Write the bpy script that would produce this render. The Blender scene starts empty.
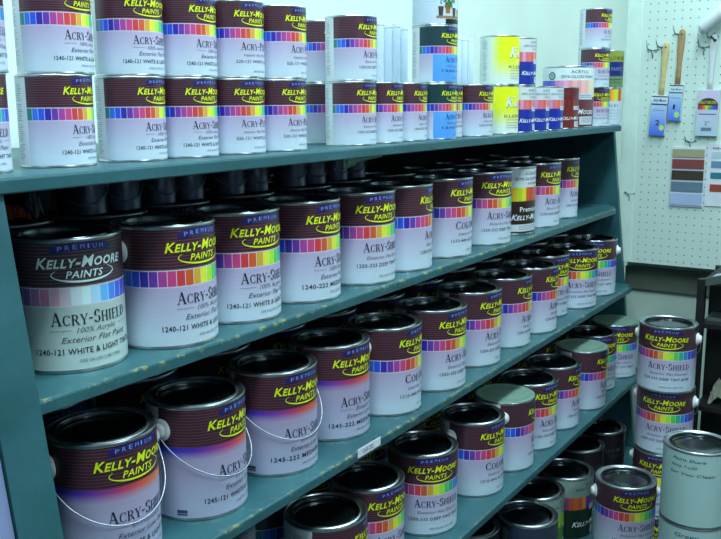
import bpy, bmesh, math, random
from mathutils import Vector, Matrix
random.seed(4)
S = bpy.context.scene
COL = S.collection
PI = math.pi
rad = math.radians
R, H = .0825, .197           # gallon can
QS = .6536                   # a quart is the same shape at this scale

# ------------------------------------------------------------------ helpers
def lin(c):
    return tuple(((v/255)/12.92 if v/255 <= .04045 else ((v/255+.055)/1.055)**2.4) for v in c)

def mat(name, rgb, rough=.5, metal=0., coat=0., noise=None, bump=0., spec=None):
    m = bpy.data.materials.new(name); m.use_nodes = True
    nt = m.node_tree; b = nt.nodes['Principled BSDF']
    c = lin(rgb)
    b.inputs['Base Color'].default_value = (*c, 1)
    b.inputs['Roughness'].default_value = rough
    b.inputs['Metallic'].default_value = metal
    b.inputs['Coat Weight'].default_value = coat
    if spec is not None: b.inputs['Specular IOR Level'].default_value = spec
    if noise:
        scale, amt = noise
        tc = nt.nodes.new('ShaderNodeTexCoord'); n = nt.nodes.new('ShaderNodeTexNoise')
        n.inputs['Scale'].default_value = scale; n.inputs['Detail'].default_value = 5
        nt.links.new(tc.outputs['Object'], n.inputs['Vector'])
        r = nt.nodes.new('ShaderNodeValToRGB')
        r.color_ramp.elements[0].position = .3; r.color_ramp.elements[1].position = .7
        r.color_ramp.elements[0].color = (*[v*(1-amt) for v in c], 1)
        r.color_ramp.elements[1].color = (*[min(1, v*(1+amt)) for v in c], 1)
        nt.links.new(n.outputs['Fac'], r.inputs['Fac']); nt.links.new(r.outputs['Color'], b.inputs['Base Color'])
        if bump:
            bp = nt.nodes.new('ShaderNodeBump'); bp.inputs['Strength'].default_value = bump
            bp.inputs['Distance'].default_value = .002
            nt.links.new(n.outputs['Fac'], bp.inputs['Height']); nt.links.new(bp.outputs['Normal'], b.inputs['Normal'])
    return m

def obj(name, data, m=None, parent=None):
    if isinstance(data, bmesh.types.BMesh):
        me = bpy.data.meshes.new(name); data.normal_update(); data.to_mesh(me); data.free()
    else: me = data
    if m is not None and not me.materials: me.materials.append(m)
    o = bpy.data.objects.new(name, me); COL.objects.link(o)
    if parent: o.parent = parent
    return o

def tag(o, label, cat, group=None):
    o['label'] = label; o['category'] = cat
    if group: o['group'] = group
    return o

def thing(name, label, cat, loc=(0, 0, 0), rotz=0, group=None):
    o = bpy.data.objects.new(name, None); COL.objects.link(o)
    o.empty_display_size = .03
    o.location = loc; o.rotation_euler = (0, 0, rotz)
    return tag(o, label, cat, group)

def struct(name, bm, m):
    o = obj(name, bm, m); o['kind'] = 'structure'; return o

def add_box(bm, x0, x1, y0, y1, z0, z1, bev=0):
    vs = [bm.verts.new((x, y, z)) for x in (x0, x1) for y in (y0, y1) for z in (z0, z1)]
    fs = [(0, 1, 3, 2), (4, 6, 7, 5), (0, 4, 5, 1), (2, 3, 7, 6), (0, 2, 6, 4), (1, 5, 7, 3)]
    F = [bm.faces.new([vs[i] for i in f]) for f in fs]
    if bev:
        es = list({e for f in F for e in f.edges})
        bmesh.ops.bevel(bm, geom=es, offset=bev, segments=2, affect='EDGES', profile=.7)
    return vs

def box(*a, **k):
    bm = bmesh.new(); add_box(bm, *a, **k); return bm

def add_prism(bm, poly, axis, a0, a1):
    """extrude a 2-D polygon along an axis (poly given in the other two axes in order)"""
    def P(p, a):
        q = list(p); q.insert(axis, a); return q
    v0 = [bm.verts.new(P(p, a0)) for p in poly]; v1 = [bm.verts.new(P(p, a1)) for p in poly]
    n = len(poly)
    bm.faces.new(v0); bm.faces.new(v1[::-1])
    for i in range(n):
        bm.faces.new((v0[i], v1[i], v1[(i+1) % n], v0[(i+1) % n]))
    bmesh.ops.recalc_face_normals(bm, faces=bm.faces[:])

def lathe(profile, n=48, close=False):
    bm = bmesh.new(); rings = []
    for (r, z) in profile:
        if r < 1e-6: rings.append([bm.verts.new((0, 0, z))]*n)
        else: rings.append([bm.verts.new((r*math.cos(2*PI*i/n), r*math.sin(2*PI*i/n), z)) for i in range(n)])
    for a, b in zip(rings[:-1], rings[1:]):
        for i in range(n):
            j = (i+1) % n
            vs = []
            for v in (a[i], a[j], b[j], b[i]):
                if v not in vs: vs.append(v)
            if len(vs) > 2: bm.faces.new(vs)
    for f in bm.faces: f.smooth = True
    bmesh.ops.recalc_face_normals(bm, faces=bm.faces[:])
    return bm

def add_tube(bm, pts, r, n=8, cap=True):
    pts = [Vector(p) for p in pts]; rings = []
    up = Vector((0, 0, 1)); prev = None
    for i, p in enumerate(pts):
        t = (pts[min(i+1, len(pts)-1)]-pts[max(i-1, 0)]).normalized()
        if prev is None:
            a = up if abs(t.z) < .9 else Vector((1, 0, 0))
            u = t.cross(a).normalized()
        else: u = (prev - t*prev.dot(t)).normalized()
        prev = u; w = t.cross(u)
        rr = r[i] if isinstance(r, (list, tuple)) else r
        rings.append([bm.verts.new(p + (u*math.cos(2*PI*k/n)+w*math.sin(2*PI*k/n))*rr) for k in range(n)])
    for a, b in zip(rings[:-1], rings[1:]):
        for k in range(n):
            f = bm.faces.new((a[k], a[(k+1) % n], b[(k+1) % n], b[k])); f.smooth = True
    if cap:
        bm.faces.new(rings[0][::-1]); bm.faces.new(rings[-1])
    return bm

def shade_sharp(me, ang=35):
    for p in me.polygons: p.use_smooth = True
    me.set_sharp_from_angle(angle=rad(ang))

# ------------------------------------------------------------------ materials
def printed(name, rough=.38, coat=.15):
    m = bpy.data.materials.new(name); m.use_nodes = True
    nt = m.node_tree; b = nt.nodes['Principled BSDF']
    a = nt.nodes.new('ShaderNodeAttribute'); a.attribute_name = 'Col'
    nt.links.new(a.outputs['Color'], b.inputs['Base Color'])
    b.inputs['Roughness'].default_value = rough; b.inputs['Coat Weight'].default_value = coat
    b.inputs['Coat Roughness'].default_value = .25
    return m

M = {}
M['print'] = printed('printed_paper')
M['tin'] = mat('tinplate', (196, 204, 208), .30, 1., noise=(40, .12))
M['lid'] = mat('lid_tinplate', (112, 120, 126), .20, 1., noise=(60, .18))
M['sage_lid'] = mat('domed_sage_lid', (116, 148, 136), .35)  # even sage green for the domed lids
M['ear'] = mat('pale_ear', (232, 236, 238), .4)
M['wire'] = mat('bail_wire', (168, 178, 190), .42, .7)
M['dark_tin'] = mat('dark_tin', (92, 98, 122), .28, .45, noise=(30, .3))
M['wall'] = mat('mint_wall_paint', (228, 244, 238), .85, noise=(3, .03), bump=.1)
M['partition'] = mat('sage_partition_paint', (196, 216, 206), .8, noise=(3, .03))
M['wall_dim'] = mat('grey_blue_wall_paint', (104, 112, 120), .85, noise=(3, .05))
M['ceiling'] = mat('ceiling_paint', (225, 230, 226), .9, noise=(6, .03))
M['floor'] = mat('vinyl_floor', (70, 72, 74), .5, noise=(9, .2))
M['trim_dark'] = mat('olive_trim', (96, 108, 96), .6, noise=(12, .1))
M['peg_edge'] = mat('pegboard_edge', (206, 226, 218), .6, noise=(20, .05))
M['lavender'] = mat('lavender_board', (128, 140, 182), .6, noise=(8, .05))
M['hook'] = mat('hook_steel', (140, 156, 156), .3, .9)
M['black'] = mat('black_paint', (16, 17, 22), .5, noise=(20, .3))
M['wood'] = mat('pale_wood', (200, 184, 128), .5, noise=(60, .15))
M['wood2'] = mat('brown_wood', (160, 130, 90), .5, noise=(60, .15))
M['white_plastic'] = mat('white_plastic', (208, 216, 222), .4)
M['paper'] = mat('white_paper', (214, 220, 232), .7, noise=(50, .04))
M['orange_rag'] = mat('orange_paper', (226, 120, 84), .7, noise=(40, .3), bump=.5)
M['card'] = mat('brown_cardboard', (92, 62, 40), .8, noise=(14, .25))
M['sage_card'] = mat('sage_carton', (150, 178, 160), .8, noise=(14, .05))
M['cream'] = mat('cream_cloth', (190, 196, 176), .8, noise=(40, .2), bump=.6)
M['tube'] = bpy.data.materials.new('fluorescent_tube'); M['tube'].use_nodes = True
M['pale_blue'] = mat('pale_blue_card', (196, 216, 234), .6)
M['teal_shadow_card'] = mat('dull_teal_card', (70, 128, 132), .7)

def teal_paint():
    m = bpy.data.materials.new('teal_painted_plywood'); m.use_nodes = True
    nt = m.node_tree; L = nt.links.new; b = nt.nodes['Principled BSDF']
    tc = nt.nodes.new('ShaderNodeTexCoord')
    n = nt.nodes.new('ShaderNodeTexNoise'); n.inputs['Scale'].default_value = 7; n.inputs['Detail'].default_value = 6
    L(tc.outputs['Object'], n.inputs['Vector'])
    r = nt.nodes.new('ShaderNodeValToRGB')
    r.color_ramp.elements[0].color = (*lin((34, 78, 86)), 1); r.color_ramp.elements[1].color = (*lin((50, 100, 109)), 1)
    r.color_ramp.elements[0].position = .3; r.color_ramp.elements[1].position = .72
    L(n.outputs['Fac'], r.inputs['Fac'])
    # worn spots where the attribute 'wear' (the front arris of a board) meets a coarse noise
    w = nt.nodes.new('ShaderNodeAttribute'); w.attribute_name = 'wear'
    n2 = nt.nodes.new('ShaderNodeTexNoise'); n2.inputs['Scale'].default_value = 55; n2.inputs['Detail'].default_value = 8
    n2.inputs['Roughness'].default_value = .7
    L(tc.outputs['Object'], n2.inputs['Vector'])
    mu = nt.nodes.new('ShaderNodeMath'); mu.operation = 'MULTIPLY'
    gt = nt.nodes.new('ShaderNodeMapRange'); gt.inputs['From Min'].default_value = .53; gt.inputs['From Max'].default_value = .6
    L(n2.outputs['Fac'], gt.inputs['Value']); L(gt.outputs['Result'], mu.inputs[0]); L(w.outputs['Fac'], mu.inputs[1])
    mx = nt.nodes.new('ShaderNodeMix'); mx.data_type = 'RGBA'
    mx.inputs['B'].default_value = (*lin((138, 146, 104)), 1)
    L(mu.outputs[0], mx.inputs['Factor']); L(r.outputs['Color'], mx.inputs['A']); L(mx.outputs['Result'], b.inputs['Base Color'])
    b.inputs['Roughness'].default_value = .42
    bp = nt.nodes.new('ShaderNodeBump'); bp.inputs['Strength'].default_value = .25; bp.inputs['Distance'].default_value = .002
    n3 = nt.nodes.new('ShaderNodeTexNoise'); n3.inputs['Scale'].default_value = 60
    L(tc.outputs['Object'], n3.inputs['Vector']); L(n3.outputs['Fac'], bp.inputs['Height']); L(bp.outputs['Normal'], b.inputs['Normal'])
    return m
M['teal'] = teal_paint()
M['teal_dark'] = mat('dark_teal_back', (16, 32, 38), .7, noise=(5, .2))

def pegboard():
    m = bpy.data.materials.new('pegboard_face'); m.use_nodes = True
    nt = m.node_tree; L = nt.links.new; b = nt.nodes['Principled BSDF']
    tc = nt.nodes.new('ShaderNodeTexCoord'); sp = nt.nodes.new('ShaderNodeSeparateXYZ')
    L(tc.outputs['Object'], sp.inputs[0])
    def cell(out):
        d = nt.nodes.new('ShaderNodeMath'); d.operation = 'DIVIDE'; d.inputs[1].default_value = .028
        f = nt.nodes.new('ShaderNodeMath'); f.operation = 'FRACT'
        s = nt.nodes.new('ShaderNodeMath'); s.operation = 'SUBTRACT'; s.inputs[1].default_value = .5
        p = nt.nodes.new('ShaderNodeMath'); p.operation = 'POWER'; p.inputs[1].default_value = 2
        ab = nt.nodes.new('ShaderNodeMath'); ab.operation = 'ABSOLUTE'
        L(out, d.inputs[0]); L(d.outputs[0], f.inputs[0]); L(f.outputs[0], s.inputs[0]); L(s.outputs[0], ab.inputs[0]); L(ab.outputs[0], p.inputs[0])
        return p.outputs[0]
    a = nt.nodes.new('ShaderNodeMath'); a.operation = 'ADD'
    L(cell(sp.outputs['Y']), a.inputs[0]); L(cell(sp.outputs['Z']), a.inputs[1])
    mr = nt.nodes.new('ShaderNodeMapRange'); mr.inputs['From Min'].default_value = .004; mr.inputs['From Max'].default_value = .013
    L(a.outputs[0], mr.inputs['Value'])
    mx = nt.nodes.new('ShaderNodeMix'); mx.data_type = 'RGBA'
    mx.inputs['A'].default_value = (*lin((104, 128, 124)), 1); mx.inputs['B'].default_value = (*lin((202, 222, 216)), 1)
    L(mr.outputs['Result'], mx.inputs['Factor']); L(mx.outputs['Result'], b.inputs['Base Color'])
    b.inputs['Roughness'].default_value = .55
    return m
M['peg'] = pegboard()

# ------------------------------------------------------------------ label printing
class Sheet:
    """collects coloured faces given as (angle in degrees, height fraction from top) and wraps them round a can"""
    def __init__(self, r=R+.0004): self.v = []; self.f = []; self.c = []; self.r = r
    def pt(self, a, f, lay=0):
        rr = self.r + lay*.00035; a = rad(a)
        self.v.append((rr*math.sin(a), -rr*math.cos(a), H*(1-f))); return len(self.v)-1
    def face(self, pts, col, lay=0):
        self.f.append([self.pt(a, f, lay) for a, f in pts]); self.c.append(lin(col))
    def cell(self, a0, a1, f0, f1, col, lay=0, step=4.):
        n = max(1, int(math.ceil((a1-a0)/step)))
        for i in range(n):
            x0 = a0+(a1-a0)*i/n; x1 = a0+(a1-a0)*(i+1)/n
            self.face([(x0, f1), (x1, f1), (x1, f0), (x0, f0)], col, lay)
    def cellf(self, a0, a1, f0, f1, fn, na, nf, lay=0):
        for i in range(na):
            for j in range(nf):
                x0 = a0+(a1-a0)*i/na; x1 = a0+(a1-a0)*(i+1)/na
                y0 = f0+(f1-f0)*j/nf; y1 = f0+(f1-f0)*(j+1)/nf
                self.face([(x0, y1), (x1, y1), (x1, y0), (x0, y0)], fn((i+.5)/na, (j+.5)/nf), lay)
    def polys(self, polys, a_left, f_base, width_deg, height_f, col, lay=2, arch=0, skew=0):
        """polys in a unit-height box; scaled to fill width_deg x height_f, baseline at f_base"""
        xs = [p[0] for q in polys for p in q]; x0, x1 = min(xs), max(xs)
        for q in polys:
            pp = []
            for (x, y) in q:
                u = (x-x0)/(x1-x0)
                f = f_base - y*height_f - arch*(1-(2*u-1)**2) - skew*u
                pp.append((a_left+u*width_deg, f))
            self.face(pp, col, lay)
    def text(self, s, a_left, f_base, width_deg, height_f, col, lay=2, arch=0, skew=0, **k):
        self.polys(text_polys(s, **k), a_left, f_base, width_deg, height_f, col, lay, arch, skew)
    def build(self, name):
        me = bpy.data.meshes.new(name); me.from_pydata(self.v, [], self.f)
        ca = me.color_attributes.new('Col', 'FLOAT_COLOR', 'CORNER')
        i = 0
        buf = []
        for p, c in zip(me.polygons, self.c):
            for _ in range(p.loop_total): buf.extend((*c, 1))
        ca.data.foreach_set('color', buf)
        me.materials.append(M['print']); me.update()
        for p in me.polygons: p.use_smooth = False
        # outward normals come from the cylinder so the print shades round
        nrm = []
        for v in self.v:
            l = math.hypot(v[0], v[1]); nrm.append((v[0]/l, v[1]/l, 0))
        for p in me.polygons: p.use_smooth = True
        me.normals_split_custom_set_from_vertices(nrm)
        return me

_tc = {}
def text_polys(s, shear=0., bold=0., small=False, caps=.78):
    key = (s, shear, bold, small, caps)
    if key in _tc: return _tc[key]
    cu = bpy.data.curves.new('lettering', 'FONT'); cu.body = s
    cu.shear = shear; cu.offset = bold; cu.resolution_u = 2
    if bold: cu.space_character = 1.08
    if small:
        cu.small_caps_scale = caps
        for i, ch in enumerate(s):
            if ch.islower(): cu.body_format[i].use_small_caps = True
    o = bpy.data.objects.new('lettering', cu); COL.objects.link(o)
    dg = bpy.context.evaluated_depsgraph_get()
    me = o.evaluated_get(dg).to_mesh()
    vs = [tuple(v.co[:2]) for v in me.vertices]
    fs = [[vs[i] for i in p.vertices] for p in me.polygons]
    # (normalise: capital height = 1)
    h = .73
    fs = [[(x/h, y/h) for x, y in f] for f in fs]
    o.evaluated_get(dg).to_mesh_clear()
    bpy.data.objects.remove(o); bpy.data.curves.remove(cu)
    # triangulate n-gons are already triangles; fix winding
    out = []
    for f in fs:
        ar = sum(f[i][0]*f[(i+1) % len(f)][1]-f[(i+1) % len(f)][0]*f[i][1] for i in range(len(f)))
        out.append(f if ar > 0 else f[::-1])
    _tc[key] = out
    return out

# a small set of serif capitals drawn as strokes (for the product names)
def serif(word):
    T, t, s = .17, .06, .05
    def rect(x0, y0, x1, y1): return [(x0, y0), (x1, y0), (x1, y1), (x0, y1)]
    def diag(x0, y0, x1, y1, w):
        q = [(x0-w/2, y0), (x0+w/2, y0), (x1+w/2, y1), (x1-w/2, y1)]
        return q if y1 > y0 else q[::-1]
    def foot(x, y, w=.34): return rect(x-w/2, y, x+w/2, y+s)
    def arc(cx, cy, rx, ry, a0, a1, n=12, T=T, t=t):
        out = []
        for i in range(n):
            q = []
            for a in (a0+(a1-a0)*i/n, a0+(a1-a0)*(i+1)/n):
                a = rad(a); w = t+(T-t)*abs(math.cos(a))
                q.append(((cx+rx*math.cos(a), cy+ry*math.sin(a)), (cx+(rx-w)*math.cos(a), cy+(ry-max(t, w*.55))*math.sin(a))))
            out.append([q[0][1], q[0][0], q[1][0], q[1][1]])
        return out
    def stem(x, y0=0, y1=1): return [rect(x-T/2, y0, x+T/2, y1), foot(x, 0), foot(x, 1-s)]
    G = {
        'A': ([diag(.12, 0, .40, 1, t), diag(.74, 0, .42, 1, T), rect(.22, .32, .64, .32+t), foot(.12, 0, .26), foot(.74, 0, .34)], .92),
        'C': (arc(.44, .5, .40, .5, 48, 312)+[rect(.70, .68, .75, .98), rect(.70, .04, .74, .26)], .86),
        'R': (stem(.2)+arc(.40, .74, .32, .26, -90, 90, 8)+[rect(.2, .48, .42, .48+t), rect(.2, 1-t, .42, 1), diag(.78, 0, .46, .5, T), foot(.8, 0, .2)], .92),
        'Y': ([diag(.42, .42, .12, 1, T), diag(.44, .42, .72, 1, t), rect(.42-T/2, 0, .42+T/2, .48), foot(.42, 0), foot(.12, 1-s, .3), foot(.72, 1-s, .24)], .86),
        'S': (arc(.32, .74, .26, .26, 20, 250, 10)+arc(.34, .27, .28, .27, -160, 80, 10)+[rect(.52, .7, .56, .97), rect(.06, .03, .10, .3)], .68),
        'H': (stem(.2)+stem(.74)+[rect(.2, .48, .74, .48+t)], .98),
        'I': (stem(.2), .44),
        'E': (stem(.2)+[rect(.2, 0, .66, t), rect(.2, 1-t, .64, 1), rect(.2, .48, .5, .48+t), rect(.62, 0, .67, .25), rect(.6, .77, .65, 1), rect(.47, .38, .51, .64)], .76),
        'L': (stem(.2)+[rect(.2, 0, .64, t), rect(.6, 0, .65, .28)], .74),
        'D': (stem(.2)+arc(.36, .5, .46, .5, -90, 90, 12)+[rect(.2, 0, .38, t), rect(.2, 1-t, .38, 1)], .92),
        'O': (arc(.45, .5, .42, .5, 0, 360, 20), .96),
        'P': (stem(.2)+arc(.40, .72, .32, .28, -90, 90, 8)+[rect(.2, .44, .42, .44+t), rect(.2, 1-t, .42, 1)], .80),
        'X': ([diag(.74, 0, .14, 1, T), diag(.14, 0, .74, 1, t), foot(.16, 0, .26), foot(.74, 0, .32), foot(.14, 1-s, .32), foot(.72, 1-s, .26)], .92),
        '-': ([rect(.05, .36, .38, .46)], .46), ' ': ([], .4)}
    x = 0; out = []; first = True
    for ch in word:
        sc = 1. if (first or ch in '- ') else .8
        polys, w = G[ch]
        for q in polys:
            q = [(x+px*sc, py*sc) for px, py in q]
            ar = sum(q[i][0]*q[(i+1) % 4][1]-q[(i+1) % 4][0]*q[i][1] for i in range(4))
            out.append(q if ar > 0 else q[::-1])
        x += w*sc; first = ch in '- '
    return out

def mixc(a, b, t): return tuple(a[i]+(b[i]-a[i])*t for i in range(3))

SW = [(24, 130, 132), (46, 116, 228), (38, 92, 232), (58, 44, 172), (112, 58, 172), (176, 66, 158), (206, 70, 134), (214, 62, 70),
      (216, 92, 44), (222, 168, 52), (232, 236, 40), (176, 236, 44), (90, 206, 92), (40, 178, 140), (50, 140, 206), (44, 84, 226), (58, 50, 190), (96, 58, 170)]
FADE = [(120, 130, 190), (70, 84, 196), (66, 62, 168), (86, 62, 164), (134, 96, 178), (168, 122, 178), (200, 130, 172), (214, 166, 192),
        (208, 192, 208), (206, 224, 232), (204, 234, 240), (166, 212, 242), (96, 178, 244), (66, 138, 240), (60, 108, 232), (66, 88, 220), (80, 80, 200), (100, 90, 190)]
LAV = (184, 172, 208); PALE = (198, 216, 232); WHITE = (222, 228, 238); INK = (38, 36, 62); GREY = (104, 104, 130)

def base_sheet(white=WHITE):
    s = Sheet()
    s.cell(86, 256, .028, .972, white, 0, 6)                      # the plain back panel
    for side in (97, 226):                                      # columns of fine print
        for i in range(34):
            f = .1+i*.024
            if i % 9 != 8: s.cell(side, side+14+(i*7 % 5)*1.5, f, f+.008, (150, 158, 172), 1, 8)
    return s

def stripes(s, f0, f1, base, line, a0=-104, a1=86, n=13):
    s.cell(a0, a1, f0, f1, base, 0, 4)
    for i in range(n):
        f = f0+(f1-f0)*(i+.6)/n
        s.cell(a0, a1, f, f+.0065, line, 1, 4)

def logo(s, ink, banner=(34, 34, 106), bt=(136, 154, 220), shadow=(30, 26, 30)):
    n = 16
    for i in range(n):                                          # arched banner
        a0 = -31+62*i/n; a1 = -31+62*(i+1)/n
        g = lambda a: .052-.022*(1-(a/31)**2)
        s.face([(a0, g(a0)+.058), (a1, g(a1)+.058), (a1, g(a1)), (a0, g(a0))], banner, 2)
    x = -24
    for ch in 'PREMIUM':
        g = .052-.022*(1-((x+2)/31)**2)
        s.text(ch, x, g+.047, 4.2 if ch != 'I' else 1.6, .036, bt, 3); x += 7.2 if ch != 'I' else 5.4
    kw = dict(shear=.28, bold=.022, small=True)
    s.text('Kelly-Moore', -45.2, .219, 92, .082, shadow, 2, arch=.006, **kw)
    s.text('Kelly-Moore', -46, .214, 92, .082, ink, 3, arch=.006, **kw)
    s.text('PAINTS', -18, .287, 38, .055, ink, 3, shear=.25, bold=.016)
    for i in range(30):                                         # swoosh: a crescent open at the top
        def P(k):
            t = rad(150+k/30*250); w = .004+.012*math.sin(PI*k/30)
            return [(1+33*math.cos(t), .262-.062*math.sin(t)), (1+(33-w*120)*math.cos(t), .262-(.062-w)*math.sin(t))]
        p0, p1 = P(i), P(i+1)
        s.face([p0[0], p1[0], p1[1], p0[1]], ink, 2)

def label_a(name='ACRY-SHIELD', lines=('100% Acrylic', 'Exterior Flat Paint', '1240-121 WHITE & LIGHT TINTS'), band='swatch', faded=False,
            top=(68, 32, 46), line=(106, 74, 88), body=None, body2=None, ink=(226, 240, 30), namecol=INK, key_green=False):
    s = base_sheet()
    stripes(s, .028, .352, top, line)
    body = body or LAV; body2 = body2 or PALE
    logo(s, ink)
    if band == 'swatch':
        P = FADE if faded else SW
        s.cell(-104, 86, .352, .362, (206, 206, 216), 0, 6)
        for i in range(19):
            a = -104+10*i
            s.cell(a, a+9.2, .362, .487, P[i % 18], 0, 5); s.cell(a+9.2, a+10, .362, .487, (206, 206, 220), 0)
        s.cell(-104, 86, .487, .497, (206, 206, 216), 0, 6)
        f0 = .497
    else:
        G = [(40, 60, 190), (60, 44, 190), (86, 50, 180), (140, 60, 160), (196, 60, 110), (222, 84, 64), (226, 110, 56), (220, 130, 60), (200, 140, 80), (150, 120, 140)]
        def fn(u, v):
            x = u*(len(G)-1); i = min(int(x), len(G)-2)
            c = mixc(G[i], G[i+1], x-i)
            return mixc(c, body, max(0, (v-.3)/.7)**.7)
        s.cellf(-104, 86, .352, .46, fn, 60, 10); f0 = .46
    s.cellf(-104, 86, f0, .972, lambda u, v: mixc(body, body2, min(1, v*1.25)), 45, 12)
    if key_green: s.cellf(-104, -67, f0, .972, lambda u, v: mixc(LAV, PALE, min(1, v*1.25)), 7, 12, 1)
    L = {'COLOR': 52, 'ACRY-PLEX': 76}.get(name, 85)
    s.polys(serif(name), -35, .635, L, .098, namecol, 2)
    if len(lines) == 3:
        s.cell(-36, -16, .672, .675, GREY, 2); s.cell(38, 54, .672, .675, GREY, 2)
        s.text(lines[0], -11, .695, 44, .042, GREY, 2, shear=.3)
        s.text(lines[1], -26, .765, 74, .046, (84, 84, 112), 2, shear=.3)
        s.text(lines[2], -52, .852, 112, .044, (44, 44, 70), 2, bold=.012)
    else:
        s.text(lines[0], -30, .715, 76, .036, GREY, 2, shear=.3)
        s.text(lines[1], -44, .80, 96, .04, (70, 70, 100), 2, bold=.008)
    s.text('ONE GALLON (3.785 LITERS)', -10, .918, 48, .024, GREY, 2)
    if band != 'swatch': s.cell(-84, -72, .90, .925, (60, 62, 90), 2); s.cell(-84, -72, .934, .945, (60, 62, 90), 2)
    return s

def label_b(low, pal, ink=(226, 232, 240), premium=False, white=(206, 216, 222), lowtext=None, f0=.30):
    s = base_sheet(white)
    s.cell(-104, 86, .028, f0, white, 0, 6)
    s.text('ACRYLIC', -18, .12, 44, .05, (60, 70, 90), 2); s.text('SEMI-GLOSS PAINT', -40, .195, 82, .045, (70, 80, 100), 2)
    if f0 > .29: s.text('INTERIOR', -10, .262, 42, .036, (90, 96, 116), 2)
    n = len(pal)
    for i in range(19): s.cell(-104+10*i, -94+10*i, f0, .50, pal[i % n], 0, 5)
    s.cell(-104, 86, .50, .972, low, 0, 5)
    if premium:
        s.text('Premium', -28, .655, 52, .075, ink, 2, bold=.016)
    else:
        s.cell(-2, 42, .45, .54, (208, 216, 232), 2, 5)
        for k in range(2): s.cell(2, 36, .468+k*.03, .478+k*.03, (110, 116, 150), 3, 6)
    s.text('Kelly-Moore', -46, .775, 96, .085, ink, 2, shear=.35, bold=.02, small=True)
    s.cell(4, 46, .815, .945, (210, 216, 226), 2, 5) if not premium else s.cell(-50, 30, .84, .945, (210, 216, 226), 2, 5)
    for k in range(3): s.cell(9, 40, .835+k*.032, .845+k*.032, (120, 124, 150), 3, 6) if not premium else s.cell(-30, 20, .86+k*.026, .867+k*.026, (120, 124, 150), 3, 6)
    return s

def label_yellow():
    s = base_sheet((216, 232, 226))
    wh = (222, 236, 226); ye = (232, 240, 22)
    def fn(u, v):
        t = min(1, max(0, (u-.0)/.16)) * (1-min(1, max(0, (v-.42)/.45)))
        return mixc(wh, ye, t)
    s.cellf(-104, 86, .028, .972, fn, 64, 30)
    kw = dict(shear=.3, bold=.03)
    s.text('K', -45, .445, 30, .20, (90, 120, 110), 2, **kw); s.text('K', -47, .435, 30, .20, (226, 236, 232), 3, **kw)
    s.text('elly', -16, .445, 44, .15, (90, 120, 110), 2, **kw); s.text('elly', -17, .435, 44, .15, (226, 236, 232), 3, **kw)
    s.text('KLEER', -50, .66, 62, .065, (110, 110, 60), 2); s.cell(-46, 20, .70, .708, (140, 140, 100), 2)
    for k in range(3): s.cell(-44, 24-k*6, .76+k*.05, .77+k*.05, (150, 156, 140), 2)
    return s

def label_plain(col, stroke=None, texts=()):
    s = Sheet(); s.cell(-180, 180, .028, .972, col, 0, 6)
    for t, a, f, w, h, sk in texts: s.text(t, a, f, w, h, (40, 54, 70), 2, shear=.2, skew=sk)
    return s

def label_plant():
    s = base_sheet((214, 228, 236))
    s.cell(-104, 86, .028, .972, (196, 214, 234), 0, 6)
    s.cell(-20, 60, .10, .84, (196, 214, 228), 1, 5)
    s.cell(-20, 60, .84, .88, (150, 120, 84), 2, 5)                    # bench
    for k, (a, w, f0, f1, c) in enumerate(((-16, 14, .68, .84, (60, 56, 54)), (2, 16, .62, .80, (168, 100, 62)), (24, 14, .70, .85, (70, 52, 44)), (42, 14, .72, .85, (176, 140, 84)))):
        s.face([(a+2, f1), (a+w-2, f1), (a+w, f0), (a, f0)], c, 3)
    rnd = random.Random(3)
    for k in range(120):                                             # foliage tufts
        a = 10+rnd.gauss(0, 11); f = .56+rnd.gauss(0, .07); w = rnd.uniform(2, 5); h = rnd.uniform(.02, .05)
        g = rnd.uniform(.6, 1.3)
        s.face([(a-w/2, f+h/2), (a+w/2, f+h/3), (a+w/3, f-h/2), (a-w/3, f-h/3)], (48*g, 112*g, 62*g), 3 if k % 2 else 4)
    s.cell(4, 60, .89, .972, (28, 34, 40), 2, 5)
    return s

def label_olive():
    s = base_sheet((160, 170, 190))
    s.cell(-104, 86, .028, .30, (150, 158, 60), 0, 6); s.cell(-104, 86, .30, .68, (22, 34, 112), 0, 6)
    s.cell(-104, 86, .68, .972, (106, 136, 96), 0, 6)
    s.text('KELLY-MOORE', -40, .25, 80, .10, (60, 70, 30), 2, bold=.01)
    s.text('PAINTS', -24, .54, 48, .10, (120, 150, 200), 2); s.cell(-30, 30, .76, .78, (60, 80, 60), 2); s.cell(-24, 24, .84, .855, (60, 80, 60), 2)
    return s

def label_sunrise():
    s = base_sheet((200, 214, 226)); P = [(206, 70, 50), (216, 110, 40), (226, 150, 40), (232, 190, 40), (226, 214, 50), (206, 220, 60)]
    for i in range(19): s.cell(-104+10*i, -94+10*i, .028, .34, P[i % 6], 0, 5)
    s.cell(-104, 86, .34, .972, (198, 212, 226), 0, 5)
    s.polys(serif('ACRY'), -30, .50, 50, .09, (90, 100, 130), 2)
    for k in range(4): s.cell(-34, 30-k*5, .58+k*.08, .59+k*.08, (140, 150, 170), 2, 6)
    return s

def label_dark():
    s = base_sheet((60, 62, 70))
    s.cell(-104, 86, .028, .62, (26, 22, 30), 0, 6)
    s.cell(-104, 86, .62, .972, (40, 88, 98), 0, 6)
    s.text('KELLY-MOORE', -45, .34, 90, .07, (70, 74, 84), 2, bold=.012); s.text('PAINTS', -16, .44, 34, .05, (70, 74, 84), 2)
    return s

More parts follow.
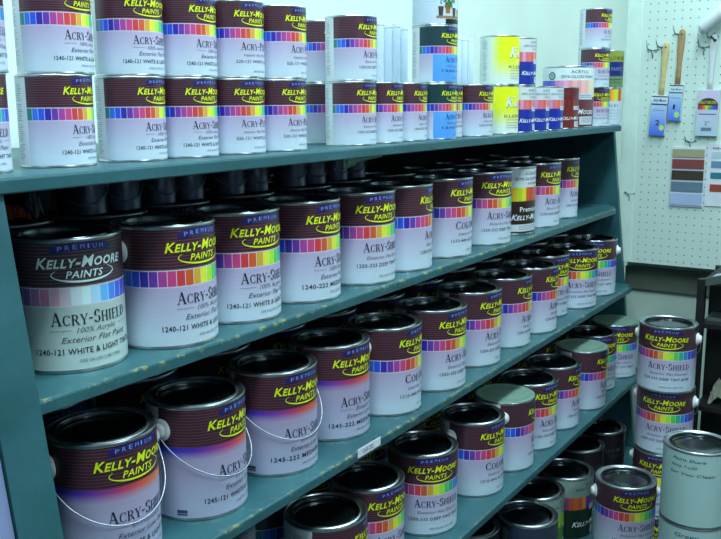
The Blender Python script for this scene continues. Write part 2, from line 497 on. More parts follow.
WARM = [(214, 80, 40), (196, 62, 40), (206, 84, 44), (216, 112, 44), (196, 92, 36), (226, 170, 40), (222, 190, 40), (186, 206, 44), (214, 220, 50)]
PINKS = [(224, 150, 184), (216, 110, 140), (226, 120, 110), (220, 96, 90), (226, 140, 150), (216, 110, 120)]
MIX = [(86, 60, 150), (112, 64, 160), (148, 64, 150), (186, 80, 140), (150, 70, 130), (190, 84, 60), (206, 100, 50), (196, 90, 50), (214, 130, 60)]
LAB = {}
def lab(key):
    if key in LAB: return LAB[key]
    L1 = ('100% Acrylic', 'Exterior Flat Paint', '1240-121 WHITE & LIGHT TINTS')
    if key == 'fade': s = label_a(lines=L1, faded=True, top=(58, 46, 56), line=(104, 88, 98), ink=(214, 240, 240), body=(172, 190, 190), body2=(186, 208, 206), namecol=(30, 36, 50))
    elif key == 'flat': s = label_a(lines=L1)
    elif key == 'med': s = label_a(lines=('100% Acrylic', 'Exterior Flat Paint', '1240-222 MEDIUM TINTS'))
    elif key == 'deep': s = label_a(lines=('Exterior Flat Enamel', '1250-333 DEEP TINT BASE'))
    elif key == 'color': s = label_a('COLOR', ('Interior Wall Finish', '1210-444 ACCENT BASE'))
    elif key == 'plex': s = label_a('ACRY-PLEX', ('Interior Flat Wall Paint', '520-121 WHITE & LIGHT'))
    elif key == 'grad': s = label_a(lines=('Enhanced', 'Exterior Low Sheen', '1245-121 WHITE & LIGHT TINTS'), band='grad', body=(172, 162, 196), body2=(180, 186, 214))
    elif key == 'gradm': s = label_a(lines=('Enhanced', 'Exterior Low Sheen', '1245-222 MEDIUM TINTS'), band='grad', body=(172, 162, 196), body2=(180, 186, 214))
    elif key == 'green': s = label_a('ACRY-PLEX', ('Exterior Satin', '1245-RED'), top=(22, 54, 62), line=(34, 78, 84), body=(92, 166, 240), body2=(84, 158, 240), namecol=(30, 60, 150), key_green=True)
    elif key == 'autumn': s = label_b((50, 28, 26), WARM, premium=True)
    elif key == 'blue': s = label_b((26, 48, 160), PINKS)
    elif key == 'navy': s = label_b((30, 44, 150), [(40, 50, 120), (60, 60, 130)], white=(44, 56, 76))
    elif key == 'red': s = label_b((120, 40, 40), [(130, 38, 34), (110, 34, 34), (160, 60, 40), (96, 40, 40)], premium=False, white=(112, 30, 32))
    elif key == 'bigwhite':
        s = label_b((104, 56, 62), [(60, 70, 200)]*2+[(80, 80, 210), (50, 90, 200), (130, 90, 190), (200, 130, 200), (214, 140, 190), (230, 160, 190), (226, 150, 170), (236, 180, 180), (230, 160, 170), (240, 190, 180), (236, 180, 176), (232, 214, 190)]+[(228, 224, 200)]*5, f0=.235, white=(216, 230, 234))
        for i in range(20):
            t0, t1 = rad(18*i), rad(18*i+18)
            s.face([(-62+9*math.cos(t0), .16+.065*math.sin(t0)), (-62+6*math.cos(t0), .16+.042*math.sin(t0)), (-62+6*math.cos(t1), .16+.042*math.sin(t1)), (-62+9*math.cos(t1), .16+.065*math.sin(t1))], (60, 100, 90), 2)
            if i % 2 == 0: s.face([(-62, .16), (-62+4*math.cos(t1), .16+.03*math.sin(t1)), (-62+4*math.cos(t0), .16+.03*math.sin(t0))], (60, 110, 100), 2)
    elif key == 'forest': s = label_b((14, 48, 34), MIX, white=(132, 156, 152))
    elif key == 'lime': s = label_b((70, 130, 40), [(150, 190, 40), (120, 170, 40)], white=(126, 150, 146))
    elif key == 'yellow': s = label_yellow()
    elif key == 'plant': s = label_plant()
    elif key == 'olive': s = label_olive()
    elif key == 'sunrise': s = label_sunrise()
    elif key == 'dark': s = label_dark()
    elif key == 'hand': s = label_plain((172, 206, 206), texts=(('Paint Share', -72, .13, 56, .042, 0), ('Grey 7-a20', -74, .215, 44, .038, 0), ('for You Clean', -76, .31, 76, .038, 0)))
    elif key == 'hand2': s = label_plain((172, 206, 206), texts=(('Green', -60, .14, 40, .055, 0),))
    elif key == 'blank': s = label_plain((190, 208, 232))
    LAB[key] = s.build('label'); return LAB[key]

# ------------------------------------------------------------------ can meshes
def mesh_of(bm, name, m, sharp=None):
    me = bpy.data.meshes.new(name); bm.to_mesh(me); bm.free(); me.materials.append(m)
    if sharp: shade_sharp(me, sharp)
    return me
r = R
BODY = mesh_of(lathe([(0, .004), (r-.006, .004), (r-.004, .001), (r-.0015, 0), (r+.0008, .001), (r+.0010, .0035), (r, .0055), (r-.0002, .007),
                      (r-.0002, H-.0075), (r+.0004, H-.006), (r+.0014, H-.0045), (r+.0016, H-.002), (r+.0006, H-.0003), (r-.0012, H), (r-.003, H-.0008),
                      (r-.0042, H-.003), (r-.0105, H-.0042), (r-.0125, H-.003), (r-.0125, H-.009)]), 'can_body', M['tin'], 40)
LID = mesh_of(lathe([(r-.0125, H-.0100), (r-.0127, H-.0035), (r-.0138, H-.0008), (r-.0152, H-.0004), (r-.0166, H-.0012), (r-.0174, H-.0035), (r-.0180, H-.0090), (r-.0205, H-.0100),
                     (r-.023, H-.0086), (r-.026, H-.0074), (r-.050, H-.0068), (r-.064, H-.0070), (0, H-.0070)]), 'lid', M['lid'], 40)
CAP = mesh_of(lathe([(r-.0105, H-.0045), (r-.0012, H-.0040), (r-.0004, H-.0010), (r-.0006, H+.0012), (r-.003, H+.0024), (r-.010, H+.0028), (r-.013, H+.0016), (r-.03, H+.0034), (0, H+.0052)]), 'lid', M['sage_lid'], 40)
ZE = H-.042
def ear_mesh():
    bm = lathe([(0, -.001), (.0180, -.001), (.0188, .0010), (.0165, .0040), (.0125, .0054), (.0118, .0096), (.0092, .0120), (.0040, .0130), (0, .0131)], 20)
    # axis +Z -> outward -Y
    bmesh.ops.rotate(bm, verts=bm.verts[:], cent=(0, 0, 0), matrix=Matrix.Rotation(rad(90), 3, 'X'))
    bmesh.ops.translate(bm, verts=bm.verts[:], vec=(0, -R-.0008, ZE))
    return mesh_of(bm, 'ear', M['ear'], 40)
EAR = ear_mesh()
def bail_mesh(a0, a1, drop):
    bm = bmesh.new(); pts = []
    n = 40
    for i in range(n+1):
        t = i/n; a = rad(a0+(a1-a0)*t); s = math.sin(PI*t)
        rr = R+.0100-.001*s
        pts.append((rr*math.sin(a), -rr*math.cos(a), ZE-.003-drop*s**.8))
    add_tube(bm, pts, .0012, 8)
    return mesh_of(bm, 'bail', M['wire'])
BAIL_F = bail_mesh(-100, 80, .082)
BAIL_B = bail_mesh(80, 260, .086)

_n = {}
def can(x, y, z, rot, key, label, group, quart=False, ears=None, cap=False, lidmat=None):
    """ears: None, 'front' (bail hangs in front) or 'back'"""
    kk = (key, quart, ears, cap)
    t = thing('paint_can', label, 'paint can', (x, y, z), rad(rot), group)
    if quart: t.scale = (QS*.97, QS*.97, QS)
    if kk in _n:                                           # copy every part of the first can of its kind
        for ch in _n[kk]:
            c = ch.copy(); COL.objects.link(c); c.parent = t
        return t
    parts = [obj('can_body', BODY, None, t), obj('lid', CAP if cap else LID, None, t)]
    lo = obj('label', lab(key), None, t); parts.append(lo)
    if ears:
        for a in (-100, 80):
            e = obj('ear', EAR, None, t); e.rotation_euler = (0, 0, rad(a)); parts.append(e)
        parts.append(obj('bail', BAIL_F if ears == 'front' else BAIL_B, None, t))
    _n[kk] = parts
    return t

# ------------------------------------------------------------------ setting
CH = 2.75
struct('floor', box(-2.2, 5.4, -2.6, 1.62, -.05, 0), M['floor'])
struct('ceiling', box(-2.2, 5.4, -2.6, 1.62, CH, CH+.05), M['ceiling'])
struct('wall_back', box(-2.25, 5.45, 1.62, 1.67, 0, CH), M['wall'])
struct('wall_right', box(5.4, 5.45, -2.6, 1.62, 0, CH), M['wall'])
struct('wall_partition', box(3.42, 3.47, -2.6, .985, 0, CH), M['partition'])
struct('wall_left', box(-2.25, -2.2, -2.6, 1.62, 0, CH), M['wall_dim'])
struct('wall_front', box(-2.25, 5.45, -2.65, -2.6, 0, CH), M['wall_dim'])
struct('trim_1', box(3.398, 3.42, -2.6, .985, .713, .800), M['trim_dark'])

# ------------------------------------------------------------------ shelving unit
SX0, SX1 = .662, 3.240
unit = thing('shelving_unit', 'long teal painted plywood shelving unit holding all the rows of paint cans', 'shelving', (1.95, 1.27, 0))
def rel(o):
    o.parent = unit; o.location = -Vector(unit.location); return o
edge = {1: .95, 2: .955, 3: .900, 4: .840, 5: .762}
top = {1: 1.348, 2: 1.053, 3: .760, 4: .444, 5: .126}
def shelf_board(k):
    e, z = edge[k], top[k]
    x0 = .25 if k == 1 else SX0
    bm = bmesh.new()
    ch = .10 if k < 3 else .05
    outline = [(x0, e), (SX1-ch, e), (SX1-ch*.25, e+ch*.28), (SX1, e+ch*.6), (SX1, 1.60), (x0, 1.60)]
    th = .02
    # long edge divided so the arris can carry its own wear attribute
    N = 150
    xs = [x0+(SX1-ch-x0)*i/N for i in range(N+1)]
    wl = bm.verts.layers.float.new('wear')
    prof = [(e+.022, z, 0), (e+.010, z, .35), (e+.0035, z, 1), (e+.001, z-.001, 1), (e, z-.0035, 1), (e, z-.008, .25), (e, z-.012, 0), (e, z-th+.002, .15), (e+.002, z-th, .2), (e+.022, z-th, 0)]
    grid = []
    wmul = {1: .05, 2: .9, 3: .8, 4: .25, 5: .15}[k]
    for x in xs:
        row = []
        for (y, zz, w) in prof:
            v = bm.verts.new((x, y, zz)); v[wl] = w*wmul; row.append(v)
        grid.append(row)
    for a, b in zip(grid[:-1], grid[1:]):
        for j in range(len(prof)-1): bm.faces.new((a[j], a[j+1], b[j+1], b[j]))
    bm.faces.new([v for v in grid[0]][::-1])
    # chamfered end + main field
    tv = [bm.verts.new((x, y, z)) for x, y in [(xs[0], e+.022)]+outline[1:]] if False else None
    T = [grid[i][0] for i in range(N+1)] + [bm.verts.new((SX1-ch*.25, e+ch*.28+.0, z)), bm.verts.new((SX1, e+ch*.6, z)), bm.verts.new((SX1, 1.60, z)), bm.verts.new((x0, 1.60, z))]
    B = [grid[i][-1] for i in range(N+1)] + [bm.verts.new((SX1-ch*.25, e+ch*.28, z-th)), bm.verts.new((SX1, e+ch*.6, z-th)), bm.verts.new((SX1, 1.60, z-th)), bm.verts.new((x0, 1.60, z-th))]
    bm.faces.new(T); bm.faces.new(B[::-1])
    n = len(T)
    last = grid[N]
    bm.faces.new([T[N+1]] + last + [B[N+1]]) if False else None
    # side wall from the end of the arris round the corner
    bm.faces.new(list(last) + [B[N+1], T[N+1]])
    for i in range(N+1, n-1): bm.faces.new((T[i], T[i+1], B[i+1], B[i])[::-1])
    bm.faces.new((T[n-1], T[0], B[0], B[n-1])[::-1])
    bmesh.ops.recalc_face_normals(bm, faces=bm.faces[:])
    return bm
for k in range(1, 6): rel(obj('shelf', shelf_board(k), M['teal'], unit))
# slanting end panels
bm = bmesh.new(); add_prism(bm, [(.956, 1.328), (1.60, 1.328), (1.60, 0), (.752, 0), (.76, .05)], 0, SX0-.062, SX0-.0005)
rel(obj('side_panel', bm, M['teal'], unit))
bm = bmesh.new(); add_prism(bm, [(1.010, 1.34), (1.60, 1.34), (1.60, 0), (.865, 0), (.866, .05)], 0, SX1+.0005, SX1+.022)
rel(obj('side_panel', bm, M['teal'], unit))
rel(obj('back_panel', box(SX0-.06, SX1+.022, 1.6005, 1.612, 0, 1.34), M['teal_dark'], unit))
rel(obj('kickboard', box(SX0, SX1, .80, .82, 0, .105), M['teal_dark'], unit))
# neighbouring bay's pale end board
bm = bmesh.new(); add_prism(bm, [(.962, 1.325), (1.60, 1.325), (1.60, 0), (.752, 0), (.76, .05)], 0, .50, SX0-.064)
tag(obj('end_board', bm, M['lavender']), 'pale lavender upright board left of the teal side panel', 'board')

# ------------------------------------------------------------------ cans
SH = {2: 'second shelf', 3: 'third shelf', 4: 'fourth shelf'}
ORD = ['first', 'second', 'third', 'fourth', 'fifth', 'sixth', 'seventh', 'eighth', 'ninth', 'tenth', 'eleventh', 'twelfth']
DESC = {'flat': 'gallon can with swatch strip,', 'fade': 'sun-faded gallon can, white lettering,', 'med': 'medium tint gallon can,',
        'deep': 'gallon can with maroon swatch label,', 'color': 'gallon can reading COLOR,', 'grad': 'rainbow banded gallon can,',
        'gradm': 'medium tint gallon can, rainbow band,', 'autumn': 'can with orange swatches over brown,'}
front = {
 2: [(.845, 1.082, 339, 'fade', None), (1.016, 1.05, 362, 'flat', 'back'), (1.199, 1.06, 353, 'flat', None), (1.388, 1.056, 363, 'med', None), (1.591, 1.05, 347, 'deep', None),
     (1.764, 1.052, 386, 'deep', 'back'), (1.975, 1.052, 363, 'color', None), (2.206, 1.046, 342, 'deep', None), (2.415, 1.061, 349, 'autumn', None), (2.596, 1.053, 353, 'deep', None), (2.829, 1.077, 367, 'deep', None)],
 3: [(.845, 1.028, 357, 'grad', 'front'), (1.04, 1.018, 372, 'grad', 'front'), (1.246, 1.016, 356, 'gradm', 'front'), (1.444, 1.024, 355, 'gradm', 'back'), (1.626, 1.002, 370, 'color', 'back'), (1.828, .991, 356, 'deep', None),
     (2.051, 1.0, 361, 'deep', None), (2.259, 1.001, 371, 'deep', None), (2.446, .994, 372, 'deep', None), (2.652, 1.035, 350, 'deep', None), (2.818, .996, 314, 'deep', None), (3.043, 1.002, 291, 'deep', 'back')],
 4: [(1.321, .953, 392, 'flat', None), (1.504, .974, 351, 'flat', None), (1.73, .96, 321, 'deep', None), (1.977, .95, 356, 'color', 'back'), (2.165, .943, 390, 'deep', 'back'), (2.341, .944, 351, 'deep', None),
     (2.532, .942, 369, 'deep', None), (2.748, .927, 371, 'deep', 'back'), (2.951, .959, 311, 'deep', None), (3.139, .94, 292, 'deep', None)]}
CAPS = {(4, 4), (4, 7), (4, 9)}
for sh, rows in front.items():
    for i, (x, y, rot, key, ears) in enumerate(rows):
        cap = (sh, i) in CAPS
        d = DESC[key]
        if cap: d = 'gallon can with sage lid,'
        can(x, y, top[sh], rot, key, '%s %s from left, front of %s' % (d, ORD[i], SH[sh]), 'gallon cans along the front of the %s' % SH[sh], ears=ears, cap=cap)
# set-back rows, seen as dark lids between and behind the front cans
rnd = random.Random(8)
for sh, rows in front.items():
    for i, (x, y, rot, key, ears) in enumerate(rows):
        for j in (1, 2):
            if j == 2 and sh != 2: continue
            if j == 2 and (i > 5 or i < 2): continue
            xx = x + .035*j + rnd.uniform(-.008, .008)
            if sh == 2 and i == 0: xx = .876
            if xx+R > SX1-.005: xx = SX1-R-.006
            yy = y + .188*j + rnd.uniform(0, .008)
            if xx-R < SX0+.01: continue
            can(xx, yy, top[sh], rot+rnd.randint(-14, 14), 'deep' if key in ('autumn', 'color') else key,
                'gallon can %s behind the %s front can on the %s' % ('one row' if j == 1 else 'two rows', ORD[i], SH[sh]), 'gallon cans in the rear rows of the %s' % SH[sh])

# top shelf quarts ------------------------------------------------
ZT = 1.348; ZT2 = ZT+H*QS; ZT3 = ZT2+H*QS
KD = {'flat': 'maroon label quart can', 'plex': 'quart can reading ACRY-PLEX', 'deep': 'maroon label quart can', 'green': 'green and blue quart can',
      'yellow': 'quart can with bright yellow label', 'blue': 'royal blue quart can', 'red': 'quart can with dark red label'}
low = [(0.695, 1.07, 345, 'flat', 'at the far left end'), (0.837, 1.07, 380, 'flat', 'second from the left'), (0.975, 1.065, 375, 'flat', 'third from the left'), (1.084, 1.055, 361, 'flat', 'fourth from the left'),
       (1.196, 1.045, 357, 'plex', 'fifth from the left'), (1.305, 1.035, 363, 'plex', 'sixth from the left'), (1.595, 1.145, 362, 'plex', 'pushed back as the seventh from left'), (1.541, 1.03, 363, 'deep', 'left of the empty upper gap'),
       (1.651, 1.03, 366, 'deep', 'below the empty upper gap'), (1.758, 1.03, 372, 'deep', 'just left of the green and blue pair'), (1.862, 1.008, 363, 'green', 'under its twin'),
       (1.966, 1.045, 365, 'deep', 'just right of the green and blue pair'), (2.069, 1.01, 360, 'deep', 'just left of the yellow pair'), (2.243, 1.015, 361, 'yellow', 'under its yellow twin'),
       (2.352, 1.012, 350, 'blue', 'beside the yellow can'), (2.461, 1.012, 348, 'blue', 'in the middle of the blue three'), (2.57, 1.01, 348, 'blue', 'beside the dark red can'),
       (2.703, 1.01, 337, 'red', 'before the big white gallon'), (3.008, 1.01, 334, 'deep', 'at the foot of the stack of three')]
for x, y, rot, key, where in low:
    can(x, y, ZT, rot, key, '%s, top shelf lower layer, %s' % (KD[key], where), 'quart cans in the lower layer of the top shelf', quart=True)
can(3.143, 1.01, ZT, 322, 'sunrise', 'last quart can at the right end of the top shelf, orange swatches', 'quart cans in the lower layer of the top shelf', quart=True)
up = [(0.7, 1.07, 355, 'flat', 'at the far left end'), (0.843, 1.07, 372, 'flat', 'second from the left'), (0.978, 1.065, 359, 'flat', 'third from the left'), (1.088, 1.055, 370, 'flat', 'fourth from the left'),
      (1.199, 1.045, 359, 'plex', 'fifth from the left'), (1.309, 1.035, 370, 'plex', 'sixth from the left'), (1.595, 1.145, 362, 'plex', 'half hidden and pushed back'), (1.544, 1.03, 366, 'deep', 'last before the gap'),
      (1.862, 1.008, 361, 'green', 'under the potted plant can'), (2.241, 1.015, 372, 'yellow', 'on its yellow twin'), (2.352, 1.012, 353, 'blue', 'beside the upper yellow can'),
      (2.996, 1.01, 337, 'deep', 'in the middle of the stack of three')]
for x, y, rot, key, where in up:
    can(x, y, ZT2, rot, key, '%s, top shelf upper layer, %s' % (KD[key], where), 'quart cans in the upper layer of the top shelf', quart=True)
can(3.151, 1.01, ZT2, 324, 'olive', 'quart can with olive and navy label on the last can of the top shelf', 'quart cans in the upper layer of the top shelf', quart=True)
can(2.997, 1.01, ZT3, 354, 'deep', 'topmost quart can of the stack of three at the right of the top shelf', 'quart cans stacked three high', quart=True)
can(1.862, 1.008, ZT3, 322, 'plant', 'pale quart can picturing a potted plant, on the green and blue cans', 'quart cans stacked three high', quart=True)
can(2.852, 1.045, ZT, 314, 'bigwhite', 'large white gallon can with a round emblem behind the blue and dark red quarts', None)
# pale nine-inch tubes standing behind the quarts, seen through the gaps in the upper layer
def pale_tube(x, y, hgt, label):
    t = thing('roller_tube', label, 'tube', (x, y, ZT), 0, 'pale tubes standing behind the quarts of the top shelf')
    obj('tube_body', lathe([(.0085, .001), (.0105, 0), (.0112, .002), (.0112, hgt-.002), (.0105, hgt), (.0085, hgt-.001), (.0085, .001)], 20), M['pale_blue'], t)
    obj('rim', lathe([(.0113, hgt-.010), (.0118, hgt-.009), (.0118, hgt-.006), (.0113, hgt-.005)], 20), M['white_plastic'], t)
for i, x in enumerate((1.847, 1.884, 1.923, 1.960)):
    pale_tube(x, 1.15, .276-.004*(i % 2), 'pale tube upright in the left gap of the top shelf, %s from left' % ORD[i])
for i, x in enumerate((2.256, 2.294, 2.332)):
    pale_tube(x, 1.15, .264, 'pale tube upright in the right gap of the top shelf, %s from left' % ORD[i])

# base shelf and the stacks on the floor ---------------------------
ZB = top[5]
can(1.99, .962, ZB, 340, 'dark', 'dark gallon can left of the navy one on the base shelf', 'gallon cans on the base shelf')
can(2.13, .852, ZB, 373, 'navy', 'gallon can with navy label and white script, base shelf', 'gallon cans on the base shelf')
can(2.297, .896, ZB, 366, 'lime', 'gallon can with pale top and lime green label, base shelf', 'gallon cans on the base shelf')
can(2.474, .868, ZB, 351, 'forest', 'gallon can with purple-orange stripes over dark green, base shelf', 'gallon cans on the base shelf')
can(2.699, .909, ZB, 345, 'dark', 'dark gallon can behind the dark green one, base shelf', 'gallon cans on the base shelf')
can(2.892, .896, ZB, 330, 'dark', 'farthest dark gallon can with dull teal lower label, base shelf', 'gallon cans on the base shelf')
for k in range(4):
    z = H*(3-k)
    w = ['topmost of the tall stack on the floor', 'second from the top of the tall stack on the floor', 'third from the top of the tall stack on the floor', 'bottom can of the tall stack on the floor'][k]
    can(2.626+[0, .016, .008, 0][k], .625, z, [281, 280, 282, 278][k], 'deep', 'gallon can, '+w, 'gallon cans stacked on the floor', ears='back')
for k in range(2):
    can(2.352, .651, H*(1-k), 310, 'deep', ['gallon can left of the white cans, standing on another can', 'gallon can on the floor under the one left of the white cans'][k], 'gallon cans stacked on the floor', ears='back')
for k in range(3):
    can(2.212, .437, H*(2-k), 312, 'hand' if k == 0 else 'hand2',
        ['white gallon can with handwriting, topmost of the white stack', 'white gallon can with one handwritten word, second of the white stack', 'white gallon can on the floor at the foot of the white stack'][k], 'plain white gallon cans stacked on the floor')

# little dark tins with bails standing on the rear lids of the second shelf
TIN = mesh_of(lathe([(0, .001), (.035, .001), (.037, 0), (.0375, .002), (.0368, .004), (.0368, .062), (.038, .064), (.038, .0675), (.036, .069), (.034, .067), (.030, .065), (0, .065)], 32), 'tin', M['dark_tin'], 40)
def small_tin(x, y, z, rot, label):
    t = thing('small_tin', label, 'tin', (x, y, z), rad(rot), 'small dark tins on the rear lids of the second shelf')
    obj('can_body', TIN, None, t)
    for sg in (-1, 1):
        bm = lathe([(0, 0), (.006, 0), (.0062, .0015), (.004, .003), (0, .0035)], 14)
        bmesh.ops.rotate(bm, verts=bm.verts[:], cent=(0, 0, 0), matrix=Matrix.Rotation(rad(90)*sg, 3, 'Y'))
        bmesh.ops.translate(bm, verts=bm.verts[:], vec=(.0368*sg, 0, .052))
        obj('ear', bm, M['ear'], t)
    bm = bmesh.new(); pts = []
    for k in range(21):
        tt = PI*k/20; pts.append((.040*math.cos(tt), -.041*math.sin(tt), .052-.034*math.sin(tt)))
    add_tube(bm, pts, .0011, 6); obj('bail', bm, M['wire'], t)
ZL = top[2]+H+.0002
backx = sorted([o.location.x for o in COL.objects if o.get('group', '').startswith('gallon cans in the rear rows of the second') and o.location.y < 1.4])
k_ = 0
for i, x in enumerate(backx[:6]):
    yb = [o.location.y for o in COL.objects if abs(o.location.x-x) < 1e-6 and o.get('group', '').startswith('gallon cans in the rear rows of the second')][0]
    for dx in (-.039, .039):
        if i == 0: continue
        small_tin(x+dx, yb-.012, ZL, -38+17*(k_ % 3), 'small dark tin with wire bail tucked under the top shelf, %s from left' % ORD[k_]); k_ += 1

# odds and ends at the left end of the second shelf
t = thing('carton', 'pale sage carton at the back left of the second shelf', 'carton', (1.042, 1.43, top[2]))
obj('carton_body', box(-.026, .026, -.05, .05, 0, .262, bev=.002), M['sage_card'], t)
bm = bmesh.new(); add_box(bm, -.012, .012, -.0508, -.0500, 0.0, .25); add_box(bm, -.03, .03, -.0508, -.0500, .15, .19)
obj('tape', bm, M['paper'], t)
t = thing('carton', 'brown cardboard carton left of the sage carton, back of second shelf', 'carton', (.955, 1.43, top[2]))
obj('carton_body', box(-.062, .056, -.05, .05, 0, .258, bev=.002), M['card'], t)
obj('tape', box(-.015, .005, -.0508, -.05, .0, .25), M['card'], t)
def crumple(cx, cy, cz, sx, sy, sz, seed, n=14):
    rn = random.Random(seed); bm = bmesh.new(); g = []
    hh = [[rn.random() for _ in range(n+1)] for _ in range(n+1)]
    for i in range(n+1):
        row = []
        for j in range(n+1):
            u, v = i/n*2-1, j/n*2-1; d = max(0, 1-(u*u+v*v)*.6)
            row.append(bm.verts.new((cx+u*sx*(1+.12*hh[i][j]), cy+v*sy*(1+.12*hh[j][i]), cz+sz*d*(.35+.65*hh[i][j]))))
        g.append(row)
    for i in range(n):
        for j in range(n): bm.faces.new((g[i][j], g[i+1][j], g[i+1][j+1], g[i][j+1]))
    bmesh.ops.solidify(bm, geom=bm.faces[:], thickness=.0012)
    return bm

c0 = (1.349, 1.309)
for o in COL.objects:
    if o.get('label', '') == 'gallon can one row behind the first front can on the second shelf': c0 = (o.location.x, o.location.y)
tag(obj('rag', crumple(c0[0]-.014, c0[1]-.035, ZL+.002, .034, .03, .030, 3), M['orange_rag']), 'crumpled orange-red rag on a can lid at the left of the second shelf', 'rag')
tag(obj('paper_scrap', crumple(c0[0]+.038, c0[1]-.035, ZL+.002, .010, .02, .055, 5, 8), M['paper']), 'white crumpled paper scrap beside the orange-red rag', 'paper')
# pale slips wedged under the top shelf
bm = bmesh.new(); add_prism(bm, [(1.462, 1.3275), (1.590, 1.3275), (1.592, 1.322), (1.462, 1.314)], 1, .985, .990)
tag(obj('paper_slip', bm, M['sage_card']), 'pale slip of card hanging under the top shelf', 'card', 'slips under the top shelf')
bm = bmesh.new(); add_prism(bm, [(1.556, 1.3275), (1.635, 1.3275), (1.60, 1.300), (1.556, 1.294)], 1, 1.06, 1.065)
tag(obj('paper_slip', bm, M['sage_card']), 'smaller pointed slip of card farther back under the top shelf', 'card', 'slips under the top shelf')
# price tag on the third shelf's edge
t = thing('price_tag', 'small white price tag stuck on the front edge of the third shelf', 'price tag', (1.400, .8995, .7565), 0)
obj('tag_card', box(-.042, .042, -.0012, 0, -.0088, .0088), M['paper'], t)
bm = bmesh.new()
for q in text_polys('1245-222'):
    vs = [bm.verts.new((-.026+x*.0078, -.0016, -.004+y*.009)) for x, y in q]; bm.faces.new(vs)
obj('lettering', bm, mat('tag_ink', (90, 92, 120), .6), t)

# ------------------------------------------------------------------ pegboard and what hangs on it
PX = 3.29
pb = thing('pegboard', 'mint green pegboard panel standing right of the shelves', 'pegboard', (PX+.01, .452, .834))
o = obj('board', box(0, .006, -1.1, .488, 0, 1.3), M['peg'], pb)
obj('edge_strip', box(-.004, .118,   .488, .542, 0, 1.3, bev=.002), M['peg_edge'], pb)
obj('bottom_rail', box(.006, .118, -1.1, .488, 0, .02), M['peg_edge'], pb)
FX = PX+.0095      # face of the board
def hook(y, z, L=.036, label='', up=.03):
    t = thing('peg_hook', label, 'hook', (FX, y, z), 0, 'steel hooks on the pegboard')
    bm = bmesh.new()
    pts = [(0, 0, 0), (-.010, .002, -.004), (-L*.6, .008, .0), (-L, .012, .010), (-L-.003, .014, up)]
    add_tube(bm, pts, .0018, 8); obj('prong', bm, M['hook'], t)
    bm = bmesh.new(); add_tube(bm, [(-.0025, -.02, .004), (-.0025, 0, 0), (-.0025, .02, .004)], .0022, 8); add_tube(bm, [(-.0025, 0, 0), (-.0025, 0, -.026)], .0022, 8)
    obj('mounting_bar', bm, M['hook'], t)
hook(.897, 1.610, label='empty steel peg hook nearest the shelves, left of the brushes', up=.036)
hook(.864, 1.620, label='steel peg hook holding the shorter handled brush')
hook(.807, 1.662, label='steel peg hook holding the higher brush')
hook(.722, 1.614, label='empty steel peg hook right of the higher brush', up=.040)
hook(.695, 1.645, label='steel peg hook at the right edge holding the white handled brush')
hook(.748, 1.288, L=.03, label='steel peg hook above the colour sample board', up=.02)
hook(.955, 1.091, L=.012, label='tiny steel peg hook low at the left edge of the pegboard', up=.006)

def flat_print(t, name, w, h, rows, x=-.001, poly=None):
    """a card lying in the YZ plane, printed with coloured rectangles/lettering; +Y is the picture's left"""
    me = bpy.data.meshes.new(name); V = []; F = []; C = []
    def q(pts, c, lay):
        i = len(V)
        for (u, v) in pts: V.append((x-.0006*lay, -u, v))
        F.append(list(range(i, i+len(pts)))); C.append(lin(c))
    for r_ in rows:
        if r_[0] == 'r': _, u0, u1, v0, v1, c, lay = r_; q([(u0, v0), (u1, v0), (u1, v1), (u0, v1)], c, lay)
        elif r_[0] == 't':
            _, s, u0, u1, v0, hh, c, lay, kw = r_
            P = text_polys(s, **kw); xs = [p[0] for f in P for p in f]; a, b = min(xs), max(xs)
            for f in P: q([(u0+(px-a)/(b-a)*(u1-u0), v0+py*hh) for px, py in f], c, lay)
        elif r_[0] == 'p': q(r_[1], r_[2], r_[3])
        elif r_[0] == 'g':
            _, u0, u1, v0, v1, ca, cb, lay = r_
            for k in range(12):
                q([(u0, v0+(v1-v0)*k/12), (u1, v0+(v1-v0)*k/12), (u1, v0+(v1-v0)*(k+1)/12), (u0, v0+(v1-v0)*(k+1)/12)], mixc(ca, cb, (k+.5)/12), lay)
    me.from_pydata(V, [], F); ca = me.color_attributes.new('Col', 'FLOAT_COLOR', 'CORNER'); buf = []
    for p, c in zip(me.polygons, C):
        for _ in range(p.loop_total): buf.extend((*c, 1))
    ca.data.foreach_set('color', buf); me.materials.append(M['print'])
    o = bpy.data.objects.new(name, me); COL.objects.link(o); o.parent = t; return o

def brush(y, z_top, z_pkg_top, w, h, num, hm, label, dy, tilt=0):
    t = thing('paint_brush', label, 'paint brush', (PX+.0005, y, z_pkg_top), 0, 'packaged brushes on the pegboard')
    t.rotation_euler = (rad(tilt), 0, 0)
    L = z_top-z_pkg_top
    bm = bmesh.new()
    n = 14; prof = [(0, .010), (.15, .0095), (.4, .0085), (.65, .0115), (.85, .0125), (.96, .0100), (1, .003)]
    rings = []
    for (f, ww) in prof:
        rings.append([bm.verts.new((.0055*math.cos(2*PI*k/n), ww*math.sin(2*PI*k/n), f*L)) for k in range(n)])
    for a, b in zip(rings[:-1], rings[1:]):
        for k in range(n): bm.faces.new((a[k], a[(k+1) % n], b[(k+1) % n], b[k])).smooth = True
    bm.faces.new(rings[0][::-1]); bm.faces.new(rings[-1])
    hd = obj('handle', bm, hm, t)
    bm = bmesh.new(); add_tube(bm, [(-.0062, 0, L*.90), (-.0045, 0, L*.90)], .003, 10); obj('hanging_hole', bm, M['black'], hd)
    bm = bmesh.new(); add_box(bm, -.006, .006, -w*.36, w*.36, -h*.92, -.004, bev=.003); obj('bristles', bm, M['wood2'], t)
    bm = bmesh.new(); add_box(bm, -.009, .009, -w/2, w/2, -h, 0, bev=.0025); sl = obj('sleeve', bm, M['white_plastic'], t)
    sl['label'] = 'printed packet round the bristles'
    return t, w, h, sl
